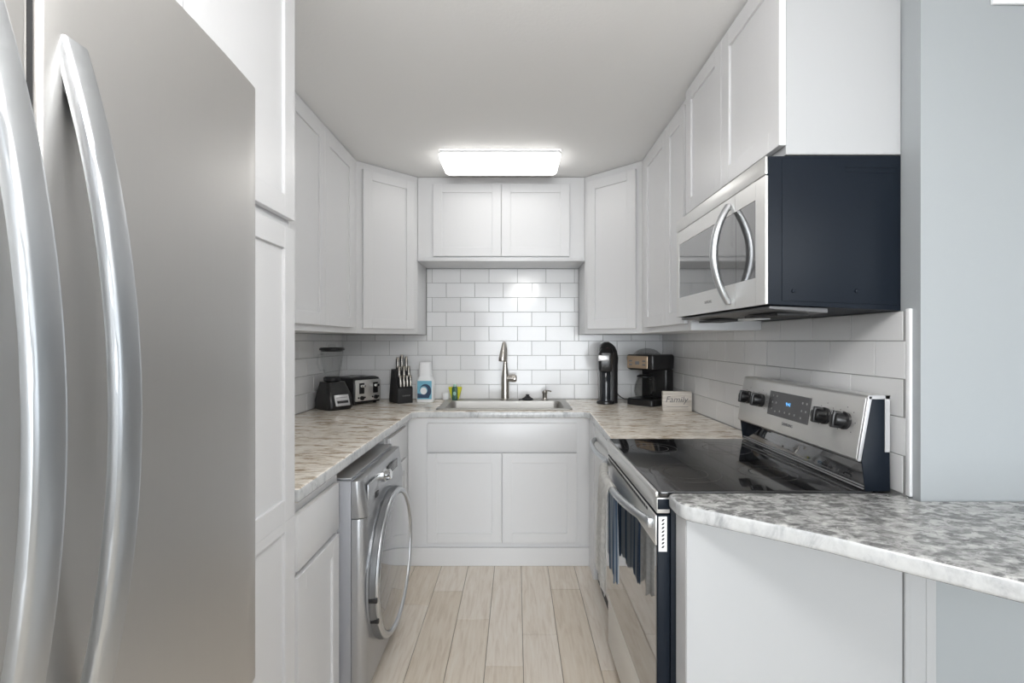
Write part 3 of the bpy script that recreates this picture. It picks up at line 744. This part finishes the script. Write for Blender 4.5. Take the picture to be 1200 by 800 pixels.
# ------------------------------------------------------------------ ceiling light
t = thing('ceiling_light', 'rectangular white wraparound ceiling light, switched on, in front of the sink cabinet', 'ceiling light', (-0.0925, 2.85, ZC), 0, None, True)
lx0, lx1, ly0, ly1 = -0.435, 0.250, 2.72, 2.99
obj('base', box(NB(), lx0+0.02, lx1-0.02, ly0+0.03, ly1-0.03, 2.385, ZC-0.0005), white_plastic, t)
bm = NB(); prof = []
n = 10
def lens_ring(z, ins, r):
    return [Vector((x, y, z)) for x, y in rrect(lx0+ins, lx1-ins, ly0+ins, ly1-ins, r, 5)]
rings = [lens_ring(z, i_, r) for z, i_, r in ((2.3985, 0.0, 0.02), (2.380, 0.0, 0.02), (2.368, 0.0, 0.02), (2.352, 0.004, 0.024), (2.340, 0.014, 0.03), (2.334, 0.032, 0.03))]
rv = [[bm.verts.new(p) for p in r] for r in rings]
for a, b in zip(rv, rv[1:]):
    for k in range(len(a)): bm.faces.new((a[k], a[(k+1) % len(a)], b[(k+1) % len(a)], b[k]))
bm.faces.new(rv[-1]); bm.normal_update()
for f in bm.faces: f.material_index = 1 if (f.calc_center_median().y > ly1-0.016 or f.calc_center_median().z > 2.381) else 0
obj('diffuser', bm, [lamp_diffuser, white_plastic], t)
# unseen hanging globes, added out of frame to even out the brightness
for gx, gy, gz, gp, lb in ((0.10, 0.28, 2.0, P_FILL_NEAR, 'white glass globe pendant at the kitchen entrance, behind the photographer'), (1.5, -0.9, 2.0, P_FILL_FAR, 'white glass globe pendant hanging over the adjoining room')):
    t = thing('pendant_light', lb, 'pendant light', (gx, gy, ZC), 0, None, True)
    obj('canopy', lathe(NB(), [(0.06, 2.3995), (0.06, 2.385), (0.012, 2.375)], 24, T(gx, gy, 0)), nickel, t)
    obj('rod', tube(NB(), [(gx, gy, 2.375), (gx, gy, gz+0.14)], 0.006, 10), nickel, t)
    obj('globe', lathe(NB(), [(0.15*math.sin(PI*k/16), gz+0.15*math.cos(PI*k/16)) for k in range(17)], 32, T(gx, gy, 0)), emis('globe_glass', (1, 0.99, 0.98), gp), t)
# ------------------------------------------------------------------ sink
t = thing('sink', 'shallow stainless drop-in kitchen sink set in the worktop', 'sink', (-0.073, 3.15, CT), 0, None, True)
SX0, SX1, SY0, SY1 = -0.487, 0.341, 2.926, 3.425
bx0, bx1, by0, by1 = -0.440, 0.294, 2.962, 3.325
rim = plate([rrect(SX0, SX1, SY0, SY1, 0.025, 5), rrect(bx0, bx1, by0, by1, 0.045, 6)], CT+0.0004, CT+0.0064, 0.0025, 2)
obj('rim', rim, steel_sink, t)
bm = NB(); rings = []
for z, ins in ((CT+0.004, 0.0), (CT-0.012, 0.003), (CT-0.15, 0.010), (CT-0.172, 0.020), (CT-0.18, 0.045)):
    rings.append([bm.verts.new((x, y, z)) for x, y in rrect(bx0+ins, bx1-ins, by0+ins, by1-ins, 0.045, 6)])
for a, b in zip(rings, rings[1:]):
    for k in range(len(a)): bm.faces.new((a[k], a[(k+1) % len(a)], b[(k+1) % len(a)], b[k]))
bm.faces.new(rings[-1])
obj('basin', bm, steel_sink, t, smooth=60)
bm = NB(); lathe(bm, [(0.045, CT-0.179), (0.042, CT-0.176), (0.03, CT-0.178), (0, CT-0.178)], 28, T(-0.073, 3.15, 0)); obj('drain', bm, chrome, t)
DK = CT+0.0068
# faucet: spout arches towards the viewer
t = thing('faucet', 'tall brushed nickel pull-down faucet with a side lever behind the sink', 'faucet', (-0.077, 3.378, DK), 0)
bm = NB(); lathe(bm, [(0.034, 0), (0.034, 0.005), (0.029, 0.010), (0.028, 0.05), (0.0275, 0.125), (0.0275, 0.155), (0.024, 0.18), (0.018, 0.22), (0.0125, 0.26), (0.0115, 0.275)], 28)
obj('post', bm, nickel, t)
pts = [(0.004, 0, 0.205)]; r_ = 0.08
for i in range(15):
    a = PI*i/14*0.97; pts.append((0.004-0.014*i/14, -r_+r_*math.cos(a), 0.345+r_*0.62*math.sin(a)))
bm = NB(); tube(bm, [(0.0, 0, 0.19)]+pts[:1]+[(0.004, 0, 0.26)]+pts[1:], 0.0105, 14); 
obj('spout', bm, nickel, t)
bm = NB(); Mh = T(-0.015, -0.166, 0.272) @ RY(0.085) @ Matrix.Rotation(-0.06, 4, 'X'); lathe(bm, [(0.0, 0.0), (0.0245, 0.0), (0.0265, 0.005), (0.0255, 0.025), (0.0205, 0.060), (0.0150, 0.095), (0.0115, 0.118), (0.010, 0.126), (0, 0.127)], 24, Mh)
obj('spray_head', bm, nickel, t)
bm = NB(); lathe(bm, [(0.0, 0.0), (0.022, 0.0), (0.024, 0.02), (0.027, 0.036), (0.027, 0.056), (0.021, 0.066), (0, 0.068)], 24, T(0.014, -0.002, 0.150) @ RY(PI/2))
tube(bm, [(0.062, -0.015, 0.152), (0.064, -0.05, 0.150), (0.066, -0.085, 0.152)], [0.009, 0.006, 0.005], 10)
obj('lever', bm, nickel, t)
# soap dispenser
t = thing('soap_dispenser', 'small brushed nickel soap pump at the right rear of the sink', 'soap dispenser', (0.198, 3.385, DK), 0)
obj('base', lathe(NB(), [(0.024, 0), (0.024, 0.005), (0.0165, 0.009), (0.0155, 0.040), (0.0185, 0.046), (0.0185, 0.058), (0, 0.060)], 20), nickel, t)
bm = NB(); tube(bm, [(0, 0, 0.058), (0.0, 0, 0.064)], 0.011, 16); tube(bm, [(0.0, 0, 0.064), (0.03, -0.022, 0.064), (0.042, -0.03, 0.060)], 0.0052, 10)
obj('pump', bm, nickel, t)
# stopper
t = thing('sink_stopper', 'black rubber sink stopper lying on the sink ledge beside the faucet', 'sink stopper', (0.078, 3.372, DK), 0)
obj('disc', lathe(NB(), [(0.034, 0), (0.041, 0.004), (0.036, 0.012), (0.022, 0.018), (0.016, 0.026), (0, 0.027)], 28), black_matte, t)
bm = NB(); lathe(bm, [(0.008, 0.026), (0.013, 0.030), (0.013, 0.038), (0, 0.040)], 16); tube(bm, [(-0.01, -0.01, 0.012), (-0.04, -0.02, 0.008), (-0.062, -0.02, 0.003)], 0.0035, 8)
obj('grip', bm, black_matte, t)
# ------------------------------------------------------------------ things on the left worktop
Z0 = CT+0.0006
# blender (front faces local -y; turned to the viewer's right)
t = thing('blender', 'black blender with a clear glass jar and black lid in the left corner', 'blender', (-1.118, 2.985, Z0), math.radians(52))
bs = obj('base', sq(NB(), [(0.0, 0.078, 0.084, 0.03, 0, 0), (0.012, 0.084, 0.090, 0.03, 0, 0), (0.06, 0.085, 0.088, 0.03, 0, 0), (0.10, 0.080, 0.076, 0.028, 0, 0.005), (0.145, 0.068, 0.060, 0.026, 0, 0.012), (0.165, 0.062, 0.056, 0.025, 0, 0.014)]), black_plastic, t)
Mf = T(0, -0.0885, 0.062) @ Matrix.Rotation(-0.36, 4, 'X')
obj('control_plate', box(NB(), -0.048, 0.048, -0.004, 0.006, -0.040, 0.030, 0.004, 2, 0, Mf), silver_plastic, bs)
bm = NB(); box(bm, -0.036, 0.036, -0.0065, -0.0035, -0.024, -0.008, 0.001, 1, 0, Mf); obj('button_row', bm, black_plastic, bs)
bm = NB(); box(bm, -0.036, 0.036, -0.0052, -0.003, 0.010, 0.013, 0, 1, 0, Mf); obj('plate_marking', bm, print_grey, bs)
cxy = (0, 0.02)
bm = NB(); lathe(bm, [(0.044, 0.166), (0.050, 0.172), (0.050, 0.190), (0.042, 0.196)], 28, T(0, 0.02, 0)); obj('collar', bm, black_plastic, t)
bm = NB(); lathe(bm, [(0.042, 0.196), (0.047, 0.21), (0.060, 0.28), (0.067, 0.345), (0.0675, 0.352), (0.0640, 0.352), (0.0635, 0.343), (0.057, 0.28), (0.044, 0.212), (0.039, 0.20)], 36, T(0, 0.02, 0), cap=False)
j = obj('jar', bm, jar_glass, t)
bm = NB(); tube(bm, [(-0.058, 0.02, 0.335), (-0.092, 0.02, 0.33), (-0.096, 0.02, 0.28), (-0.082, 0.02, 0.235), (-0.047, 0.02, 0.235)], 0.006, 10); obj('jar_handle', bm, jar_glass, j)
bm = NB(); lathe(bm, [(0.0, 0.350), (0.063, 0.350), (0.065, 0.356), (0.074, 0.358), (0.074, 0.368), (0.066, 0.374), (0.030, 0.374), (0.0, 0.374)], 36, T(0, 0.02, 0)); obj('lid', bm, black_plastic, t)
bm = NB(); lathe(bm, [(0.0, 0.3745), (0.024, 0.3745), (0.022, 0.392), (0.0, 0.394)], 24, T(0, 0.02, 0)); obj('measuring_cap', bm, jar_glass, t)
# toaster: steel front with two levers (local -y front)
t = thing('toaster', 'black and stainless four-slice toaster between the blender and the knife block', 'toaster', (-1.072, 3.285, Z0), math.radians(54))
W_, D_, H_ = 0.112, 0.118, 0.178
bm = sq(NB(), [(0.012, W_-0.004, D_, 0.02, 0, 0.006), (0.03, W_, D_, 0.02, 0, 0.006), (H_-0.03, W_, D_, 0.02, 0, 0.006), (H_-0.008, W_-0.008, D_-0.008, 0.02, 0, 0.006), (H_, W_-0.025, D_-0.02, 0.02, 0, 0.006)])
bd = obj('shell', bm, black_plastic, t)
obj('front_plate', box(NB(), -W_+0.012, W_-0.012, -D_-0.004, -D_+0.010, 0.022, H_-0.018, 0.006, 2), steel_panel, t)
for s in (-1, 1):
    obj('lever_slot', box(NB(), s*0.054-0.020, s*0.054+0.020, -D_-0.006, -D_-0.0035, 0.070, 0.140, 0.002, 1), black_plastic, t)
    bm = NB(); box(bm, s*0.054-0.015, s*0.054+0.015, -D_-0.030, -D_-0.0062, 0.112, 0.130, 0.004, 2); obj('lever', bm, chrome, t)
    bm = NB(); lathe(bm, [(0.014, 0), (0.013, 0.012), (0.0, 0.013)], 20, T(s*0.054, -D_-0.0042, 0.042) @ Matrix.Rotation(PI/2, 4, 'X')); obj('knob', bm, black_plastic, t)
    for dx in (-0.024, 0.024):
        obj('button', lathe(NB(), [(0.006, 0), (0.005, 0.004), (0.0, 0.0045)], 14, T(s*0.054+dx, -D_-0.0042, 0.045) @ Matrix.Rotation(PI/2, 4, 'X')), black_plastic, t)
    for y in (-0.05, 0.05):
        bm = NB(); box(bm, s*0.054-0.036, s*0.054+0.036, y-0.008, y+0.022, H_-0.0005, H_+0.0015, 0.0005, 1); obj('bread_slot', bm, steel_handle, t)
for x in (-0.08, 0.08):
    for y in (-0.08, 0.09): obj('foot', tube(NB(), [(x, y, 0), (x, y, 0.0125)], 0.012, 12), black_plastic, t)
# knife block
t = thing('knife_block', 'black knife block full of black and steel handled knives', 'knife block', (-0.772, 3.285, Z0), math.radians(38))
# body profile in (y,z): slanted block leaning back, front lower step
Mp = Matrix(((0, 0, 1, 0), (1, 0, 0, 0), (0, 1, 0, 0), (0, 0, 0, 1)))   # (y,z,x)
def yz(prof, x0, x1, bev=0.002): return prism(NB(), prof, x0, x1, Mp, 0, bev)
obj('block', yz([(-0.060, 0.0), (-0.060, 0.100), (-0.045, 0.112), (0.000, 0.205), (0.055, 0.225), (0.090, 0.020), (0.085, 0.0)], -0.052, 0.052), black_matte, t)
bm = text_bm('CUISINART', 0.0115, T(0.006, -0.0606, 0.050) @ Matrix.Rotation(PI/2, 4, 'X')); obj('logo', bm, print_light, t)
def knife(x, y, z, L, tilt, wd=0.0085, black=False):
    """handle only shows: a steel-edged handle rising from the block; local frame along the blade"""
    M = T(x, y, z) @ Matrix.Rotation(-tilt, 4, 'X')
    r = thing('knife', 'steel handled knife in the black knife block', 'knife', (0, 0, 0), 0, 'knives in the knife block')
    # placed in world through the block's transform
    W = T(-0.772, 3.285, Z0) @ RZ(math.radians(38)) @ M
    r.matrix_world = W; return r
ks = []
def knife_parts(r, L, wd):
    bm = NB(); tube(bm, [(0, 0, 0.0), (0, -0.002, L*0.35), (0, 0.001, L*0.7), (0, -0.004, L)], [wd*0.8, wd, wd*0.85, wd*1.1], 10)
    obj('handle', bm, nickel, r)
    bm = NB(); box(bm, -wd*0.98-0.0006, -wd*0.98+0.004, -wd*0.6, wd*0.6, L*0.08, L*0.9, 0.001, 1); box(bm, wd*0.98-0.004, wd*0.98+0.0006, -wd*0.6, wd*0.6, L*0.08, L*0.9, 0.001, 1)
    obj('handle_scale', bm, black_plastic, r)
spots = [(-0.036, -0.0545, 0.104, 0.070, 'front row, leftmost'), (-0.012, -0.0545, 0.104, 0.070, 'front row, second from left'), (0.012, -0.0545, 0.104, 0.070, 'front row, third from left'), (0.036, -0.0545, 0.104, 0.070, 'front row, rightmost'),
         (-0.034, -0.028, 0.148, 0.085, 'middle row, left'), (0.0, -0.028, 0.148, 0.088, 'middle row, centre'), (0.034, -0.028, 0.148, 0.085, 'middle row, right'),
         (-0.030, 0.004, 0.2075, 0.085, 'back row, left, tall'), (0.002, 0.010, 0.210, 0.098, 'back row, centre, tallest of all'), (0.032, 0.004, 0.2075, 0.088, 'back row, right, tall')]
for x, y, z, L, lab in spots:
    r = knife(x, y-0.005, z+0.007, L, 0.10 if y < -0.05 else 0.02)
    r['label'] = 'steel handled knife in the black knife block, ' + lab
    knife_parts(r, L*1.06, 0.0098)
# laundry pod container
t = thing('detergent_container', 'white and blue laundry detergent container with a wave design beside the knife block', 'container', (-0.618, 3.32, Z0), 0)
obj('body', sq(NB(), [(0, 0.055, 0.035, 0.018, 0, 0), (0.006, 0.059, 0.038, 0.02, 0, 0), (0.14, 0.059, 0.038, 0.02, 0, 0), (0.165, 0.050, 0.034, 0.02, 0, 0), (0.178, 0.040, 0.032, 0.02, 0, 0)]), white_plastic, t)
obj('lid', sq(NB(), [(0.1785, 0.043, 0.035, 0.02, 0, 0), (0.225, 0.042, 0.034, 0.02, 0, 0), (0.262, 0.040, 0.032, 0.02, 0, 0), (0.270, 0.034, 0.026, 0.018, 0, 0)]), white_plastic, t)
lb = obj('label_panel', box(NB(), -0.048, 0.048, -0.0396, -0.0382, 0.022, 0.145, 0, 1), label_blue, t)
MXZ = Matrix(((1, 0, 0, 0), (0, 0, -1, 0), (0, 1, 0, 0), (0, 0, 0, 1)))  # (x,z) -> out along -y
def wave():
    bm = NB(); out, inn = [], []
    n = 30
    for i in range(n+1):
        a = PI*1.02 - i/n*PI*1.55
        out.append((0.006+0.040*math.cos(a), 0.078+0.046*math.sin(a))); 
        k = 1 - 0.45*math.sin(min(1, i/n*1.25)*PI/2)
        inn.append((0.000+0.036*k*math.cos(a)*1.0, 0.080+0.040*k*math.sin(a)))
    prism(bm, out+inn[::-1], 0.0397, 0.0402, MXZ)
    prism(bm, [(-0.048, 0.030), (0.030, 0.030), (0.036, 0.048), (0.0, 0.052), (-0.048, 0.062)], 0.0397, 0.0401, MXZ)
    return bm
obj('wave_print', wave(), label_navy, lb)
bm = NB(); prism(bm, [(-0.006+0.022*math.cos(a), 0.078+0.024*math.sin(a)) for a in [2*PI*i/24 for i in range(24)]], 0.0403, 0.0406, MXZ); obj('wave_centre', bm, white_plastic, lb)
# sponge and small green bottle on the sink ledge
t = thing('dish_soap_bottle', 'small dark green bottle with a white cap on the left rear sink ledge', 'bottle', (-0.426, 3.375, DK), 0)
obj('body', sq(NB(), [(0, 0.017, 0.012, 0.006, 0, 0), (0.003, 0.019, 0.014, 0.007, 0, 0), (0.080, 0.019, 0.014, 0.007, 0, 0), (0.092, 0.012, 0.010, 0.006, 0, 0)]), bottle_green, t)
obj('cap', sq(NB(), [(0.0925, 0.011, 0.010, 0.006, 0, 0), (0.108, 0.010, 0.009, 0.006, 0, 0)]), mat('cap_green', (0.35, 0.55, 0.45), 0.4), t)
bm = NB(); prism(bm, [(0.010*math.cos(a), 0.045+0.014*math.sin(a)) for a in [2*PI*i/18 for i in range(18)]], 0.0142, 0.0147, MXZ); obj('label_mark', bm, mat('pale_green', (0.3, 0.5, 0.42), 0.5), t)
bm = NB(); box(bm, -0.048, 0.048, -0.006, 0.006, 0.0, 0.088, 0.008, 2)
for v in bm.verts:
    if v.co.z < 0.05: v.co.x *= 0.55
tag(obj('sponge', bm, sponge_yellow), 'yellow sponge standing behind the green bottle', 'sponge')
bpy.data.objects['sponge'].location = (-0.426, 3.402, DK)
t = thing('dish_holder', 'small white plastic dish on the sink ledge left of the green bottle', 'dish', (-0.492, 3.405, Z0+0.0), 0)
obj('bowl', lathe(NB(), [(0.016, 0), (0.024, 0.01), (0.027, 0.052), (0.025, 0.052), (0.021, 0.012), (0, 0.008)], 24), white_plastic, t)

# ------------------------------------------------------------------ things on the right worktop
t = thing('pod_coffee_machine', 'slim black single-serve coffee machine with a silver lever right of the sink', 'coffee machine', (0.615, 3.30, Z0), math.radians(-4))
col = obj('column', sq(NB(), [(0.0, 0.060, 0.075, 0.03, 0.008, 0.02), (0.25, 0.060, 0.075, 0.03, 0.008, 0.02), (0.30, 0.062, 0.080, 0.03, 0.008, 0.01), (0.345, 0.060, 0.085, 0.03, 0.0, 0.0), (0.375, 0.050, 0.075, 0.03, -0.002, 0.0), (0.395, 0.034, 0.055, 0.025, -0.004, 0.0), (0.408, 0.014, 0.03, 0.012, -0.004, 0.0)]), black_plastic, t)
obj('brew_head', sq(NB(), [(0.215, 0.040, 0.045, 0.02, -0.022, -0.075), (0.225, 0.044, 0.05, 0.02, -0.022, -0.075), (0.295, 0.046, 0.05, 0.02, -0.022, -0.072), (0.335, 0.046, 0.05, 0.02, -0.018, -0.068), (0.365, 0.036, 0.04, 0.02, -0.012, -0.05)]), black_plastic, t)
obj('lever', box(NB(), -0.072, 0.000, -0.131, -0.112, 0.283, 0.322, 0.006, 2), silver_plastic, t)
obj('drip_tray', lathe(NB(), [(0.058, 0), (0.060, 0.004), (0.058, 0.018), (0.050, 0.020), (0, 0.020)], 32, T(-0.018, -0.075, 0)), black_plastic, t)
bm = NB(); lathe(bm, [(0.045, 0.0205), (0.046, 0.0225), (0, 0.0228)], 28, T(-0.018, -0.075, 0)); obj('tray_grid', bm, chrome, t)
bm = NB(); lathe(bm, [(0.034, 0.0), (0.034, 0.19), (0.030, 0.2)], 32, T(-0.012, -0.035, 0.012), cap=True); obj('water_column', bm, mat('smoked_plastic', (0.02, 0.022, 0.026), 0.08), t)
bm = NB(); lathe(bm, [(0.014, 0), (0.012, 0.004), (0, 0.005)], 20, T(-0.006, -0.088, 0.355) @ Matrix.Rotation(PI/2*0.8, 4, 'X')); obj('button', bm, mat('dark_red', (0.09, 0.015, 0.02), 0.3), t)

t = thing('coffee_maker', 'black drip coffee maker with bronze panel and glass carafe in the right corner', 'coffee maker', (0.882, 3.205, Z0), math.radians(-50))
obj('base', sq(NB(), [(0, 0.100, 0.125, 0.03, 0, 0), (0.004, 0.104, 0.128, 0.03, 0, 0), (0.035, 0.104, 0.128, 0.03, 0, 0), (0.042, 0.098, 0.122, 0.03, 0, 0)]), black_plastic, t)
obj('tower', sq(NB(), [(0.0425, 0.100, 0.045, 0.02, 0, 0.078), (0.225, 0.100, 0.045, 0.02, 0, 0.078)]), black_plastic, t)
hd = obj('head', sq(NB(), [(0.2255, 0.092, 0.112, 0.02, 0, 0.006), (0.235, 0.103, 0.120, 0.02, 0, 0.003), (0.305, 0.106, 0.124, 0.02, 0, 0.0), (0.320, 0.104, 0.121, 0.02, 0, 0.0), (0.326, 0.098, 0.115, 0.02, 0, 0.0)]), black_plastic, t)
bm = NB(); box(bm, -0.090, 0.066, -0.1285, -0.1245, 0.238, 0.318, 0.002, 1); pn = obj('control_plate', bm, bronze_panel, hd)
bm = NB()
for x in (-0.062, 0.040):
    for z in (0.262, 0.285): box(bm, x-0.012, x+0.012, -0.130, -0.1284, z-0.005, z+0.005, 0.001, 1)
box(bm, -0.026, 0.006, -0.130, -0.1284, 0.262, 0.284, 0.001, 1)
obj('button', bm, print_grey, pn)
bm = NB(); lathe(bm, [(0.050, 0.0), (0.062, 0.015), (0.070, 0.045), (0.066, 0.085), (0.050, 0.125), (0.046, 0.135), (0.0435, 0.135), (0.047, 0.124), (0.063, 0.085), (0.067, 0.045), (0.058, 0.016), (0.0, 0.004)], 40, T(-0.012, -0.045, 0.0425), cap=False)
cf = obj('carafe', bm, jar_glass, t, smooth=50)
bm = NB(); lathe(bm, [(0.050, 0.1355), (0.051, 0.145), (0.03, 0.152), (0, 0.153)], 32, T(-0.012, -0.045, 0.0425))
obj('carafe_lid', bm, black_plastic, cf)
bm = NB(); tube(bm, [(0.040, -0.062, 0.172), (0.080, -0.085, 0.175), (0.092, -0.092, 0.15), (0.088, -0.090, 0.10), (0.058, -0.068, 0.075)], [0.008, 0.010, 0.010, 0.009, 0.007], 10); obj('carafe_handle', bm, black_plastic, cf)
0 and obj('foam_coffee', lathe(NB(), [(0.050, 0.0065), (0.058, 0.016), (0.0655, 0.040), (0, 0.041)], 36, T(-0.012, -0.045, 0.0425)), mat('dark_coffee', (0.02, 0.012, 0.008), 0.2), cf)
# clear lid on top of coffee maker
t = thing('glass_lid', 'shallow clear bowl upside down on top of the coffee maker', 'bowl', (0.862, 3.215, Z0+0.3268), 0)
obj('bowl', lathe(NB(), [(0.088, 0.0), (0.086, 0.004), (0.070, 0.020), (0.045, 0.034), (0.012, 0.040), (0.0, 0.040), (0.0, 0.038), (0.012, 0.038), (0.044, 0.032), (0.068, 0.018), (0.083, 0.003), (0.086, 0.0)], 40), jar_glass, t)
# power cord
bm = NB(); zc = Z0+0.0042
tube(bm, [(0.690, 3.39, 0.980), (0.700, 3.40, 0.975), (0.712, 3.41, 0.955), (0.735, 3.42, 0.935), (0.76, 3.43, zc+0.003), (0.80, 3.44, zc), (0.90, 3.45, zc)], 0.0035, 8)
tag(obj('power_cord', bm, black_plastic, smooth=60), 'short black power cord running between the two coffee machines', 'cord')
# sign block
t = thing('sign_block', 'small whitewashed wooden block sign with handwritten word by the right wall', 'sign', (0.950, 2.885, Z0), math.radians(-5))
obj('block', box(NB(), -0.083, 0.083, -0.016, 0.016, 0, 0.116, 0.002, 2), cream_wood, t)
obj('lettering', text_bm('Family', 0.050, T(-0.006, -0.0164, 0.068) @ Matrix.Rotation(PI/2, 4, 'X'), 0.0003, 0.25), print_grey, t)
obj('underline', box(NB(), -0.062, 0.062, -0.0167, -0.0160, 0.026, 0.028), print_grey, t)
